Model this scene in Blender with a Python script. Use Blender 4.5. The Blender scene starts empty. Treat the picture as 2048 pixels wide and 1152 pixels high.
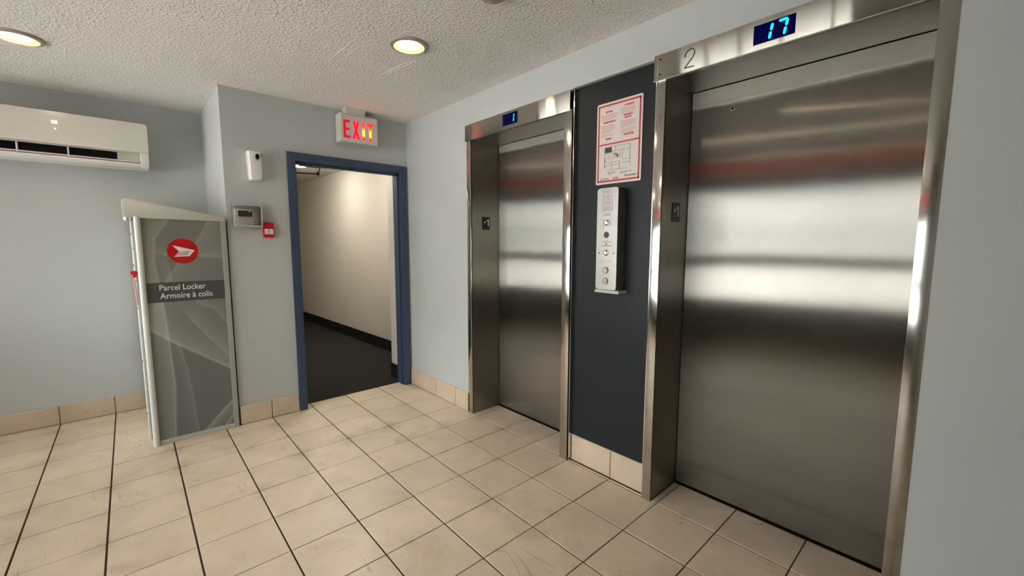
import bpy, bmesh, math, random
from mathutils import Vector, Matrix

# ------------------------------------------------------------------ base
# All coordinates below are in FEET (the floor tiles are 1 ft); F turns them into metres.
F = 0.3048
sc = bpy.context.scene
col = sc.collection
random.seed(7)

# camera
cd = bpy.data.cameras.new('camera')
cam = bpy.data.objects.new('camera', cd); col.objects.link(cam)
cam.location = (-6.46143*F, -8.40616*F, 4.48347*F)
cam.rotation_euler = (1.46431673, -0.0021196, -0.73648881)
cd.sensor_width = 36.0
cd.lens = 843.108/2048*36.0
cd.clip_start = 0.02; cd.clip_end = 500
sc.camera = cam

# world: pale overcast sky
w = bpy.data.worlds.new('sky'); sc.world = w; w.use_nodes = True
bg = w.node_tree.nodes['Background']
bg.inputs[0].default_value = (0.955, 0.985, 1.0, 1)
bg.inputs[1].default_value = 5.2

# sun (falls on the street outside only; the building shades the windows)
sd = bpy.data.lights.new('sun', 'SUN'); sd.energy = 4.6; sd.angle = math.radians(3); sd.color = (1, .95, .88)
sun = bpy.data.objects.new('sun', sd); col.objects.link(sun)
sun.rotation_euler = (0, math.radians(38), math.radians(20))

# light portal that guides sky sampling through the window opening
pd = bpy.data.lights.new('window_portal', 'AREA'); pd.shape = 'RECTANGLE'
pd.size = 15.4*F; pd.size_y = 5.2*F; pd.cycles.is_portal = True
po = bpy.data.objects.new('window_portal', pd); col.objects.link(po)
po.location = (-13.25*F, -1.5*F, 4.35*F)
po.rotation_euler = (math.pi/2, 0, -math.pi/2)

vs = sc.view_settings
sc.display_settings.display_device = 'sRGB'
vs.view_transform = 'Standard'; vs.look = 'None'; vs.gamma = 1.0; vs.use_curve_mapping = False
vs.exposure = 1.15
sc.cycles.use_denoising = True
sc.cycles.max_bounces = 10; sc.cycles.diffuse_bounces = 6; sc.cycles.glossy_bounces = 5
sc.cycles.transparent_max_bounces = 8
sc.cycles.sample_clamp_indirect = 8
sc.cycles.caustics_reflective = False; sc.cycles.caustics_refractive = False

# ------------------------------------------------------------------ materials
def nmat(name, base=(.5,.5,.5), rough=.5, metal=0, spec=.5, **k):
    m = bpy.data.materials.new(name); m.use_nodes = True
    b = m.node_tree.nodes['Principled BSDF']
    b.inputs['Base Color'].default_value = (*base, 1)
    b.inputs['Roughness'].default_value = rough
    b.inputs['Metallic'].default_value = metal
    b.inputs['Specular IOR Level'].default_value = spec
    for kk, v in k.items():
        b.inputs[kk.replace('_', ' ')].default_value = v
    return m

def N(m, t, **k):
    n = m.node_tree.nodes.new(t)
    for a, v in k.items(): setattr(n, a, v)
    return n
def L(m, a, b): m.node_tree.links.new(a, b)
def BS(m): return m.node_tree.nodes['Principled BSDF']

def noise(m, scale, detail=3, rough=.5, coords='Object', vscale=(1,1,1), dist=0):
    tc = N(m, 'ShaderNodeTexCoord'); mp = N(m, 'ShaderNodeMapping')
    mp.inputs['Scale'].default_value = vscale
    if coords == 'World':
        g = N(m, 'ShaderNodeNewGeometry'); L(m, g.outputs['Position'], mp.inputs[0])
    else:
        L(m, tc.outputs[coords], mp.inputs[0])
    n = N(m, 'ShaderNodeTexNoise'); n.inputs['Scale'].default_value = scale
    n.inputs['Detail'].default_value = detail; n.inputs['Roughness'].default_value = rough
    n.inputs['Distortion'].default_value = dist
    L(m, mp.outputs[0], n.inputs['Vector'])
    return n
def ramp(m, src, stops, interp='LINEAR'):
    r = N(m, 'ShaderNodeValToRGB'); r.color_ramp.interpolation = interp
    e = r.color_ramp.elements
    e[0].position, e[0].color = stops[0][0], (*stops[0][1], 1)
    e[1].position, e[1].color = stops[1][0], (*stops[1][1], 1)
    for p, c in stops[2:]:
        x = e.new(p); x.color = (*c, 1)
    L(m, src, r.inputs[0]); return r
def bump(m, src, strength, dist, prev=None):
    b = N(m, 'ShaderNodeBump'); b.inputs['Strength'].default_value = strength
    b.inputs['Distance'].default_value = dist
    L(m, src, b.inputs['Height'])
    if prev: L(m, prev.outputs[0], b.inputs['Normal'])
    L(m, b.outputs[0], BS(m).inputs['Normal']); return b

def paint(name, c, rough=.55):
    m = nmat(name, c, rough, spec=.3)
    n = noise(m, 90, 3, coords='World'); bump(m, n.outputs[0], .12, .004)
    n2 = noise(m, 1.6, 3, coords='World')
    r = ramp(m, n2.outputs[0], [(.3, tuple(x*.97 for x in c)), (.7, tuple(min(1, x*1.03) for x in c))])
    L(m, r.outputs[0], BS(m).inputs['Base Color'])
    return m
M_wall = paint('blue_grey_wall_paint', (.50, .528, .524))
M_corr = paint('warm_cream_wall_paint', (.74, .70, .63))
M_corrceil = nmat('smooth_white_ceiling', (.72, .70, .66), .7)

# stippled ceiling
M_ceil = nmat('stippled_ceiling', (.82, .79, .755), .75, spec=.2)
n1 = noise(M_ceil, 66, 1, .5, 'World', dist=.35); n2 = noise(M_ceil, 130, 1, .5, 'World', dist=.2)
r1 = ramp(M_ceil, n1.outputs[0], [(.48, (0,0,0)), (.74, (1,1,1))])
r2 = ramp(M_ceil, n2.outputs[0], [(.45, (0,0,0)), (.75, (1,1,1))])
b1 = bump(M_ceil, r1.outputs[0], .62, .0055); bump(M_ceil, r2.outputs[0], .35, .003, b1)

# floor tile
M_tile = nmat('beige_ceramic_tile', (.6, .48, .35), .38, spec=.45)
def build_tile(m, base, dirt=1.0):
    oi = N(m, 'ShaderNodeObjectInfo')
    n = noise(m, 3.2, 5, .6, 'World')
    lo = tuple(x*.88 for x in base); hi = tuple(min(1, x*1.08) for x in base)
    r = ramp(m, n.outputs[0], [(.3, lo), (.7, hi)])
    # smudges
    s = noise(m, 2.1, 7, .72, 'World', dist=1.2)
    rs = ramp(m, s.outputs[0], [(.54, (1,1,1)), (.72, (.78,.74,.68))])
    # fine scratches
    v = noise(m, 7, 2.5, .6, 'World', (1, .25, 1), dist=.5)
    rv0 = ramp(m, v.outputs[0], [(.493, (0,0,0)), (.5, (1,1,1)), (.507, (0,0,0))])
    vm = noise(m, 4.0, 2, .5, 'World'); rvm = ramp(m, vm.outputs[0], [(.5, (0,0,0)), (.62, (1,1,1))])
    ml = N(m, 'ShaderNodeMath', operation='MULTIPLY'); L(m, rv0.outputs[0], ml.inputs[0]); L(m, rvm.outputs[0], ml.inputs[1])
    rv = ramp(m, ml.outputs[0], [(0, (1,1,1)), (1, (.70,.65,.58))])
    # dirt gathered at the tile corners
    tc = N(m, 'ShaderNodeTexCoord'); sx = N(m, 'ShaderNodeSeparateXYZ'); L(m, tc.outputs['Object'], sx.inputs[0])
    ax = N(m, 'ShaderNodeMath', operation='MULTIPLY'); L(m, sx.outputs['X'], ax.inputs[0]); L(m, sx.outputs['Y'], ax.inputs[1])
    ab = N(m, 'ShaderNodeMath', operation='ABSOLUTE'); L(m, ax.outputs[0], ab.inputs[0])
    cm = N(m, 'ShaderNodeMapRange'); cm.inputs[1].default_value = .004; cm.inputs[2].default_value = .022; L(m, ab.outputs[0], cm.inputs[0])
    dn = noise(m, 1.7, 3, .6, 'World'); dr = ramp(m, dn.outputs[0], [(.48, (0,0,0)), (.60, (1,1,1))])
    gn = noise(m, 38, 4, .8, 'World'); gr = ramp(m, gn.outputs[0], [(.35, (.15,)*3), (.65, (1,1,1))])
    m1 = N(m, 'ShaderNodeMath', operation='MULTIPLY'); L(m, cm.outputs[0], m1.inputs[0]); L(m, dr.outputs[0], m1.inputs[1])
    m2 = N(m, 'ShaderNodeMath', operation='MULTIPLY'); L(m, m1.outputs[0], m2.inputs[0]); L(m, gr.outputs[0], m2.inputs[1])
    rd = ramp(m, m2.outputs[0], [(0, (1,1,1)), (1, (.52,.48,.43))])
    mx = N(m, 'ShaderNodeMix', data_type='RGBA', blend_type='MULTIPLY'); mx.inputs[0].default_value = .7
    L(m, r.outputs[0], mx.inputs[6]); L(m, rs.outputs[0], mx.inputs[7])
    mx2 = N(m, 'ShaderNodeMix', data_type='RGBA', blend_type='MULTIPLY'); mx2.inputs[0].default_value = 1
    L(m, mx.outputs[2], mx2.inputs[6]); L(m, rv.outputs[0], mx2.inputs[7])
    rr = ramp(m, oi.outputs['Random'], [(0, (.93,.93,.93)), (1, (1.0,.99,.98))])
    mx3 = N(m, 'ShaderNodeMix', data_type='RGBA', blend_type='MULTIPLY'); mx3.inputs[0].default_value = 1
    L(m, mx2.outputs[2], mx3.inputs[6]); L(m, rr.outputs[0], mx3.inputs[7])
    mx4 = N(m, 'ShaderNodeMix', data_type='RGBA', blend_type='MULTIPLY'); mx4.inputs[0].default_value = dirt
    L(m, mx3.outputs[2], mx4.inputs[6]); L(m, rd.outputs[0], mx4.inputs[7])
    L(m, mx4.outputs[2], BS(m).inputs['Base Color'])
    rg = ramp(m, s.outputs[0], [(.3, (.33,)*3), (.7, (.5,)*3)])
    L(m, rg.outputs[0], BS(m).inputs['Roughness'])
    nb = noise(m, 14, 4, .6, 'World'); bump(m, nb.outputs[0], .08, .006)
build_tile(M_tile, (.68, .565, .42))
M_btile = nmat('beige_wall_base_tile', (.6, .5, .38), .35)
build_tile(M_btile, (.62, .515, .395), 0)
M_grout = nmat('dark_brown_grout', (.075, .05, .035), .85, spec=.1)
M_bgrout = nmat('tan_grout', (.28, .22, .16), .85, spec=.1)

# brushed steel: vec = blur direction (across the grain)
def steel(name, vec, base=(.60,.575,.53), rough=.33, an=.92, wave=.0, wv=(0,1,1), tilt=0, gs=None):
    m = nmat(name, base, rough, 1.0)
    b = BS(m); b.inputs['Anisotropic'].default_value = an
    c = N(m, 'ShaderNodeCombineXYZ')
    for i in range(3): c.inputs[i].default_value = vec[i]
    L(m, c.outputs[0], b.inputs['Tangent'])
    g = (60, 60, 60)
    flat = gs == 0
    gs = gs or ((260, 260, 3) if vec[2] == 0 else (3, 3, 260))
    n = noise(m, 1.0, 4, .6, 'World', gs)
    r = ramp(m, n.outputs[0], [(.3, (rough*.9,)*3), (.7, (rough*1.1,)*3)])
    if not flat: L(m, r.outputs[0], b.inputs['Roughness'])
    s = noise(m, 2.5, 4, .6, 'World', (1, 1, 1))
    rc = ramp(m, s.outputs[0], [(.3, tuple(x*.93 for x in base)), (.7, tuple(x*1.04 for x in base))])
    if not flat: L(m, rc.outputs[0], b.inputs['Base Color'])
    if wave:
        wn = noise(m, 1.4, 1, .4, 'World', wv); bm_ = bump(m, wn.outputs[0], wave, .03)
    if tilt:
        # brush lines finer than a pixel: the normal of each line leans a little across the grain
        g_ = N(m, 'ShaderNodeNewGeometry'); acc = None
        for q in range(2):
            mp = N(m, 'ShaderNodeVectorMath', operation='MULTIPLY_ADD'); L(m, g_.outputs['Position'], mp.inputs[0])
            mp.inputs[1].default_value = (9137.0+q*811,)*3; mp.inputs[2].default_value = (q*3.7,)*3
            wn_ = N(m, 'ShaderNodeTexWhiteNoise', noise_dimensions='3D'); L(m, mp.outputs[0], wn_.inputs['Vector'])
            if acc is None: acc = wn_.outputs['Value']
            else:
                ad = N(m, 'ShaderNodeMath', operation='ADD'); L(m, acc, ad.inputs[0]); L(m, wn_.outputs['Value'], ad.inputs[1]); acc = ad.outputs[0]
        sb = N(m, 'ShaderNodeMath', operation='MULTIPLY_ADD'); L(m, acc, sb.inputs[0]); sb.inputs[1].default_value = tilt; sb.inputs[2].default_value = -tilt
        vm = N(m, 'ShaderNodeVectorMath', operation='SCALE'); vm.inputs[0].default_value = vec; L(m, sb.outputs[0], vm.inputs['Scale'])
        va = N(m, 'ShaderNodeVectorMath', operation='ADD'); L(m, vm.outputs[0], va.inputs[1])
        L(m, bm_.outputs[0] if wave else g_.outputs['Normal'], va.inputs[0])
        vn = N(m, 'ShaderNodeVectorMath', operation='NORMALIZE'); L(m, va.outputs[0], vn.inputs[0])
        L(m, vn.outputs[0], b.inputs['Normal'])
    return m
M_door = steel('brushed_door_steel', (0,1,0), base=(.30,.287,.26), rough=.16, an=1, wave=.09, tilt=.7, wv=(1,.6,1.3))
M_ret = steel('brushed_return_steel', (1,0,0), base=(.31,.285,.24), rough=.30, an=.95)
M_strip = steel('polished_jamb_steel', (0,1,0), base=(.56,.54,.50), rough=.15, an=.8, wave=.1)
M_head = steel('brushed_header_steel', (0,0,1), base=(.47,.45,.405), rough=.12, an=1, wave=.04, wv=(1,1.2,.3), tilt=.5)
M_soff = steel('brushed_soffit_steel', (0,1,0), base=(.38,.355,.31), rough=.28, an=.9, gs=0)
M_box = steel('station_steel', (0,0,1), base=(.335,.32,.30), rough=.34, an=.6)
M_chrome = nmat('chrome', (.8,.8,.8), .12, 1)
M_black = nmat('black_gap', (.006,.006,.007), .8, spec=.1)
M_blackpl = nmat('black_plastic', (.01,.01,.011), .35)
M_navy = paint('dark_navy_panel_paint', (.009,.0135,.0165), .45)
M_blue = nmat('blue_door_frame_paint', (.043,.068,.120), .4, spec=.4)
M_white = nmat('white_plastic', (.80,.79,.77), .35)
M_gloss = nmat('glossy_white_panel', (.74,.73,.67), .16, spec=.5)
M_cream = nmat('cream_plastic', (.60,.59,.52), .45)
M_carpet = nmat('charcoal_carpet', (.035,.032,.030), .95, spec=.05)
nn = noise(M_carpet, 220, 3, .7, 'World'); bump(M_carpet, nn.outputs[0], .6, .006)
rr_ = ramp(M_carpet, nn.outputs[0], [(.3, (.02,.019,.018)), (.7, (.055,.05,.045))])
L(M_carpet, rr_.outputs[0], BS(M_carpet).inputs['Base Color'])
M_vinyl = nmat('black_vinyl_base', (.006,.006,.006), .5)
M_red = nmat('red_plastic', (.52,.003,.006), .35)
M_redprint = nmat('red_print', (.56,.03,.05), .5)
M_redfaint = nmat('faint_red_print', (.62,.30,.29), .5)
M_paper = nmat('white_print_board', (.70,.65,.62), .28)
M_ink = nmat('black_ink', (.03,.03,.03), .5)
M_greyink = nmat('grey_ink', (.22,.21,.20), .5)
M_blueink = nmat('blue_ink', (.10,.30,.52), .5)
M_whiteink = nmat('white_ink', (.80,.79,.77), .5)
M_band = nmat('dark_grey_print_band', (.075,.078,.072), .4)
M_frameL = nmat('painted_aluminium_frame', (.50,.53,.48), .4)
M_frameW = nmat('white_powder_coat', (.72,.74,.69), .35)
M_frameG = nmat('grey_green_aluminium', (.34,.37,.34), .45)
M_lcd = nmat('dark_lcd', (.045,.047,.045), .3)
M_conc = nmat('pale_pavement', (.68,.665,.64), .8)
M_facade = nmat('pale_facade', (.56,.58,.56), .8)
M_darkframe = nmat('dark_window_frame', (.05,.055,.05), .4)
M_redglow = nmat('red_glow_band', (.8,.05,.06), .5)
M_trimring = nmat('warm_grey_trim_ring', (.44,.38,.33), .35, .3)
M_gold = nmat('gold_reflector_painted_glow', (.95,.80,.22), .3, .4)
BS(M_gold).inputs['Emission Color'].default_value = (1, .80, .12, 1); BS(M_gold).inputs['Emission Strength'].default_value = .45   # glow put into the ring, stands in for lamp light falling on it

def emis(name, c, s, base=(0,0,0)):
    m = nmat(name, base, .4)
    BS(m).inputs['Emission Color'].default_value = (*c, 1)
    BS(m).inputs['Emission Strength'].default_value = s
    return m
M_lamp = emis('warm_lamp_lens', (1, .79, .58), 32)
M_cyan = emis('cyan_segment', (0.0, .62, 1.0), 1.6)
M_disp = emis('dark_blue_display', (0, .0, .25), .06, (.0, .0, .004)); BS(M_disp).inputs['Specular IOR Level'].default_value = .12; BS(M_disp).inputs['Roughness'].default_value = .25
M_tube = emis('corridor_lamp_globe', (1, .93, .80), 42)
M_ledw = emis('white_led_digit', (.85, .82, 1), 1.0)

# clear plastic and window glass: transparent with a fresnel reflection
def clear(name, tint, refl=1.0, ior=1.45, haze=None):
    m = bpy.data.materials.new(name); m.use_nodes = True
    nt = m.node_tree; nt.nodes.clear()
    o = nt.nodes.new('ShaderNodeOutputMaterial'); t = nt.nodes.new('ShaderNodeBsdfTransparent')
    t.inputs[0].default_value = (*tint, 1)
    g = nt.nodes.new('ShaderNodeBsdfGlossy'); g.inputs['Roughness'].default_value = .05
    fr = nt.nodes.new('ShaderNodeFresnel'); fr.inputs[0].default_value = ior
    mx = nt.nodes.new('ShaderNodeMixShader')
    nt.links.new(fr.outputs[0], mx.inputs[0])
    if haze:
        d = nt.nodes.new('ShaderNodeBsdfDiffuse'); d.inputs[0].default_value = (.8,.78,.72,1)
        m2 = nt.nodes.new('ShaderNodeMixShader'); m2.inputs[0].default_value = haze
        nt.links.new(t.outputs[0], m2.inputs[1]); nt.links.new(d.outputs[0], m2.inputs[2])
        nt.links.new(m2.outputs[0], mx.inputs[1])
    else:
        nt.links.new(t.outputs[0], mx.inputs[1])
    nt.links.new(g.outputs[0], mx.inputs[2]); nt.links.new(mx.outputs[0], o.inputs[0])
    return m
M_glass = clear('window_glass', (.97,.965,.965))
M_acryl = clear('clear_acrylic', (.995,.99,.98))
M_acrylE = clear('clear_acrylic_edge', (.99,.98,.97), haze=.65)

# ------------------------------------------------------------------ mesh helpers
ORG = {}
def origin(parent):
    return ORG.get(parent.name, Vector((0,0,0))) if parent else Vector((0,0,0))
def link(name, bm, mat, parent=None, smooth=False, org=None):
    o_ = Vector(org) if org is not None else origin(parent)
    bmesh.ops.recalc_face_normals(bm, faces=bm.faces)
    for v in bm.verts: v.co = (v.co - o_)*F
    me = bpy.data.meshes.new(name); bm.to_mesh(me); bm.free()
    for m in (mat if isinstance(mat, (list, tuple)) else [mat]): me.materials.append(m)
    if smooth:
        for p in me.polygons: p.use_smooth = True
        try: me.set_sharp_from_angle(angle=math.radians(35))
        except Exception: pass
    ob = bpy.data.objects.new(name, me); col.objects.link(ob)
    if parent: ob.parent = parent
    else: ob.location = o_*F
    ORG[ob.name] = o_
    return ob
def thing(name, label, cat, loc, group=None):
    e = bpy.data.objects.new(name, None); col.objects.link(e)
    e.empty_display_size = .1
    e.location = Vector(loc)*F; ORG[e.name] = Vector(loc)
    e['label'] = label; e['category'] = cat
    if group: e['group'] = group
    return e
def struct(name, label=None):
    e = bpy.data.objects.new(name, None); col.objects.link(e); e['kind'] = 'structure'
    if label: e['label'] = label
    return e
def box(bm, x0, x1, y0, y1, z0, z1, mi=0):
    if x0 > x1: x0, x1 = x1, x0
    if y0 > y1: y0, y1 = y1, y0
    if z0 > z1: z0, z1 = z1, z0
    vs_ = [bm.verts.new(p) for p in ((x0,y0,z0),(x1,y0,z0),(x1,y1,z0),(x0,y1,z0),(x0,y0,z1),(x1,y0,z1),(x1,y1,z1),(x0,y1,z1))]
    fs = []
    for f in ((0,3,2,1),(4,5,6,7),(0,1,5,4),(1,2,6,5),(2,3,7,6),(3,0,4,7)):
        fc = bm.faces.new([vs_[i] for i in f]); fc.material_index = mi; fs.append(fc)
    return vs_, fs
def B(*boxes, bevel=0, seg=2):
    bm = bmesh.new()
    for b in boxes: box(bm, *b)
    if bevel:
        bmesh.ops.bevel(bm, geom=list(bm.edges), offset=bevel, segments=seg, affect='EDGES', profile=.5)
    return bm
def prism(bm, pts, axis, a, b):
    """extrude closed 2-D outline pts along axis from a to b. axis 'x': pts (y,z); 'y': (x,z); 'z': (x,y)"""
    def P(p, t):
        return {'x': (t, p[0], p[1]), 'y': (p[0], t, p[1]), 'z': (p[0], p[1], t)}[axis]
    A = [bm.verts.new(P(p, a)) for p in pts]; Bv = [bm.verts.new(P(p, b)) for p in pts]
    n = len(pts)
    bm.faces.new(A); bm.faces.new(Bv[::-1])
    for i in range(n): bm.faces.new((A[i], A[(i+1)%n], Bv[(i+1)%n], Bv[i]))
def rrect(x0, x1, z0, z1, r, n=5):
    pts = []
    for cx, cz, a0 in ((x1-r, z1-r, 0), (x0+r, z1-r, 90), (x0+r, z0+r, 180), (x1-r, z0+r, 270)):
        for i in range(n+1):
            a = math.radians(a0+90*i/n); pts.append((cx+r*math.cos(a), cz+r*math.sin(a)))
    return pts
def circ(cx, cz, r, n=28, rz=None):
    rz = r if rz is None else rz
    return [(cx+r*math.cos(2*math.pi*i/n), cz+rz*math.sin(2*math.pi*i/n)) for i in range(n)]
def PR(pts, axis, a, b, bevel=0):
    bm = bmesh.new(); prism(bm, pts, axis, a, b)
    if bevel:
        caps = [f for f in bm.faces if len(f.verts) > 4 or len(pts) == 4]
        es = set()
        for f in caps:
            for e in f.edges: es.add(e)
        bmesh.ops.bevel(bm, geom=list(es), offset=bevel, segments=2, affect='EDGES', profile=.5)
    return bm
def ringprism(bm, outer, inner, axis, a, b):
    def P(p, t):
        return {'x': (t, p[0], p[1]), 'y': (p[0], t, p[1]), 'z': (p[0], p[1], t)}[axis]
    n = len(outer)
    Oa = [bm.verts.new(P(p, a)) for p in outer]; Ob = [bm.verts.new(P(p, b)) for p in outer]
    Ia = [bm.verts.new(P(p, a)) for p in inner]; Ib = [bm.verts.new(P(p, b)) for p in inner]
    for i in range(n):
        j = (i+1) % n
        bm.faces.new((Oa[i], Oa[j], Ob[j], Ob[i])); bm.faces.new((Ia[i], Ib[i], Ib[j], Ia[j]))
        bm.faces.new((Oa[i], Ia[i], Ia[j], Oa[j])); bm.faces.new((Ob[i], Ob[j], Ib[j], Ib[i]))
def lathe(bm, prof, c, axis='z', n=36, cap=False):
    """prof: (radius, height) pairs; c centre"""
    rings = []
    for r, h in prof:
        ring = []
        for i in range(n):
            a = 2*math.pi*i/n; u, v = r*math.cos(a), r*math.sin(a)
            p = {'z': (c[0]+u, c[1]+v, c[2]+h), 'x': (c[0]+h, c[1]+u, c[2]+v), 'y': (c[0]+u, c[1]+h, c[2]+v)}[axis]
            ring.append(bm.verts.new(p))
        rings.append(ring)
    for a, b in zip(rings, rings[1:]):
        for i in range(n): bm.faces.new((a[i], a[(i+1)%n], b[(i+1)%n], b[i]))
    if cap:
        bm.faces.new(rings[0]); bm.faces.new(rings[-1][::-1])
def tube(bm, pts, r, n=8):
    pts = [Vector(p) for p in pts]; rings = []
    for i, p in enumerate(pts):
        t = (pts[min(i+1, len(pts)-1)]-pts[max(i-1, 0)]).normalized()
        a = Vector((0,0,1)) if abs(t.z) < .9 else Vector((1,0,0))
        u = t.cross(a).normalized(); v = t.cross(u)
        rings.append([bm.verts.new(p+r*(math.cos(2*math.pi*k/n)*u+math.sin(2*math.pi*k/n)*v)) for k in range(n)])
    for a, b in zip(rings, rings[1:]):
        for k in range(n): bm.faces.new((a[k], a[(k+1)%n], b[(k+1)%n], b[k]))
    bm.faces.new(rings[0]); bm.faces.new(rings[-1][::-1])

DIRS = {'E': (Vector((0,-1,0)), Vector((-1,0,0))),    # on faces that look towards -x
        'S': (Vector((1,0,0)), Vector((0,-1,0)))}     # on faces that look towards -y
def text(body, name, face, left, base, depth, wid, hei, mat, parent, thick=.006, bold=0, fit=True):
    """left/base: coordinates of the text's lower left corner on the face; depth: face plane"""
    cu = bpy.data.curves.new('t', 'FONT'); cu.body = body; cu.size = 1; cu.offset = bold; cu.extrude = .01
    cu.resolution_u = 4
    ob = bpy.data.objects.new('t', cu); col.objects.link(ob)
    dg = bpy.context.evaluated_depsgraph_get(); dg.update()
    me = bpy.data.meshes.new_from_object(ob.evaluated_get(dg))
    bpy.data.objects.remove(ob)
    bm = bmesh.new(); bm.from_mesh(me)
    for f in bm.faces: f.material_index = 0
    xs = [v.co.x for v in bm.verts]; ys = [v.co.y for v in bm.verts]
    x0, x1, y0, y1 = min(xs), max(xs), min(ys), max(ys)
    R, Nn = DIRS[face]
    for v in bm.verts:
        u = (v.co.x-x0)/(x1-x0)*wid; t = (v.co.y-y0)/(y1-y0)*hei; d = thick*(.5+v.co.z/.02)
        if face == 'E': p = Vector((depth, left, base))
        else: p = Vector((left, depth, base))
        v.co = p+R*u+Vector((0,0,t))+Nn*d
    bpy.data.meshes.remove(me)
    return link(name, bm, mat, parent)

# ------------------------------------------------------------------ setting
XW, YB, YF = -13.0, -9.4, 6.53      # window wall, back wall, far recess wall
ZC = 8.05
# floor: grout bed with a tile per object
fl = link('floor', B((XW-.5, 1.05, YB-.5, 3.84, -.3, -.014), (XW-.5, -4.70, 3.84, 7.0, -.3, -.014)), M_grout)
fl['kind'] = 'structure'; fl['label'] = 'beige square ceramic floor tiles with dark grout lines'
g = .0125
tmesh = {}
def tile_mesh(wx, wy):
    k = (round(wx, 3), round(wy, 3))
    if k not in tmesh:
        bm = bmesh.new(); e = .0045
        # slab with a chamfered top edge: 5 visible faces + chamfer
        a = [(-wx/2, -wy/2), (wx/2, -wy/2), (wx/2, wy/2), (-wx/2, wy/2)]
        lo = [bm.verts.new((x*F, y*F, -.05*F)) for x, y in a]
        mid = [bm.verts.new((x*F, y*F, -.004*F)) for x, y in a]
        s = lambda q, w_: (abs(q)-e)*(1 if q > 0 else -1)
        top = [bm.verts.new((s(x, wx)*F, s(y, wy)*F, 0)) for x, y in a]
        for A_, B_ in ((lo, mid), (mid, top)):
            for i in range(4): bm.faces.new((A_[i], A_[(i+1)%4], B_[(i+1)%4], B_[i]))
        bm.faces.new(top)
        me = bpy.data.meshes.new('tile'); bm.to_mesh(me); bm.free(); me.materials.append(M_tile)
        tmesh[k] = me
    return tmesh[k]
rest = bmesh.new(); n_t = 0
def visible_cell(x, y):
    # the cells the photograph shows (tiles near the camera's feet and far left are out of view)
    R = cam.rotation_euler.to_matrix()
    d = R.transposed() @ (Vector((x, y, 0)) - Vector((-6.46143, -8.40616, 4.48347)))
    if d.z >= -.1: return False
    u = 1024+843.1*d.x/-d.z; v = 576-843.1*d.y/-d.z
    return -60 < u < 2090 and -100 < v < 1215
for i in range(-14, 1):
    for j in range(-10, 7):
        x0, x1, y0, y1 = i, i+1, j, j+1
        # clip against the walls
        if i == 0:            # strip in front of and inside the elevator recesses
            spans = []
            for (ya, yb, xe) in ((-2.80, .24, .875), (-7.93, -4.89, .875)):
                a, b = max(y0, ya), min(y1, yb)
                if b-a > .03: spans.append((a, b, xe))
            a, b = max(y0, -4.73), min(y1, -3.0)
            if b-a > .03: spans.append((a, b, .075))
        elif y0 >= 3:
            if j == 3:
                spans = [(3, 4, None)] if x1 <= -4.7 else ([(3, 3.5, None)] if x1 <= -4 else [])
                if x0 >= -4 and x1 <= 0:
                    spans = [(3, 3.84 if x0 >= -3.2 and x1 < 0 else 3.5, None)]
                if i == -5: spans = [(3, 3.5, None)]
                if i == -4: spans = [(3, 3.5, None)]
                if i == -1: spans = [(3, 3.5, None)]
            else:
                spans = [(y0, min(y1, YF), None)] if x0 < -4.7 and y0 < YF else []
                if i == -5: spans = []
        else: spans = [(y0, y1, None)]
        for (a, b, xe) in spans:
            X0, X1 = x0, (xe if xe else x1)
            wx, wy = X1-X0-2*g, b-a-2*.008
            if wx < .02 or wy < .02: continue
            cx, cy = (X0+X1)/2, (a+b)/2
            if visible_cell(cx, cy):
                t = bpy.data.objects.new('tile', tile_mesh(wx, wy)); col.objects.link(t)
                t.parent = fl
                t.location = (cx*F, cy*F, random.uniform(-.0009, .0006)*F*3)
                t.rotation_euler = (random.uniform(-.0012, .0012), random.uniform(-.0012, .0012), 0)
                n_t += 1
            else:
                box(rest, X0+g, X1-g, a+g, b-g, -.05, 0)
# slivers beside the door opening and the doorway threshold
for (a, b, c, d) in ((-3.15+g, -3-g, 3.5, 3.84), (-1+g, -.26, 3.5, 3.84)):
    tm = bpy.data.objects.new('tile', tile_mesh(b-a, d-c-g)); col.objects.link(tm); tm.parent = fl
    tm.location = ((a+b)/2*F, ((c+d)/2)*F, 0); n_t += 1
ro = link('tile_field', rest, M_tile, fl); ro['kind'] = 'stuff'
print('tiles', n_t)

cl = link('ceiling', B((XW-.5, 1.2, YB-.5, 3.5, ZC, ZC+.3), (XW-.5, -4.7, 3.5, 7.0, ZC, ZC+.3)), M_ceil)
cl['kind'] = 'structure'; cl['label'] = 'stippled off-white ceiling'
# two hairline scratches in the stipple beside the round ceiling lamp
M_scr = nmat('bare_plaster', (.86, .82, .78), .6)
for p, q in (((-3.28, .41), (-3.24, -.88)), ((-3.10, .36), (-3.08, -.60)), ((-2.14, .36), (-2.0, -.71)), ((-2.22, .50), (-2.12, -.45))):
    bm = bmesh.new(); tube(bm, [(p[0], p[1], ZC-.002), ((p[0]+q[0])/2+.01, (p[1]+q[1])/2, ZC-.004), (q[0], q[1], ZC-.002)], .0042, 5)
    link('scratch', bm, M_scr, cl)

# elevator wall (looks towards -x)
WB = 7.40
wr = link('wall_right', B((0, .35, .40, 3.6, 0, ZC), (0, .35, -3.0, .40, 7.385, ZC), (0, .35, -8.09, -3.0, WB, ZC),
                          (-.012, .35, YB, -8.072, 0, ZC), (.9, 1.2, -8.2, .5, 7.385, ZC)), M_wall)
wr['kind'] = 'structure'
# structure hidden behind the frames
wb = link('wall_shaft', B((.12, .9, -4.88, -2.82, 0, ZC), (.95, 1.15, YB, 3.6, -.2, ZC), (.35, .95, .25, 3.6, 0, ZC), (.35, .95, YB, -7.94, 0, ZC)), M_black)
wb['kind'] = 'structure'
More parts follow.
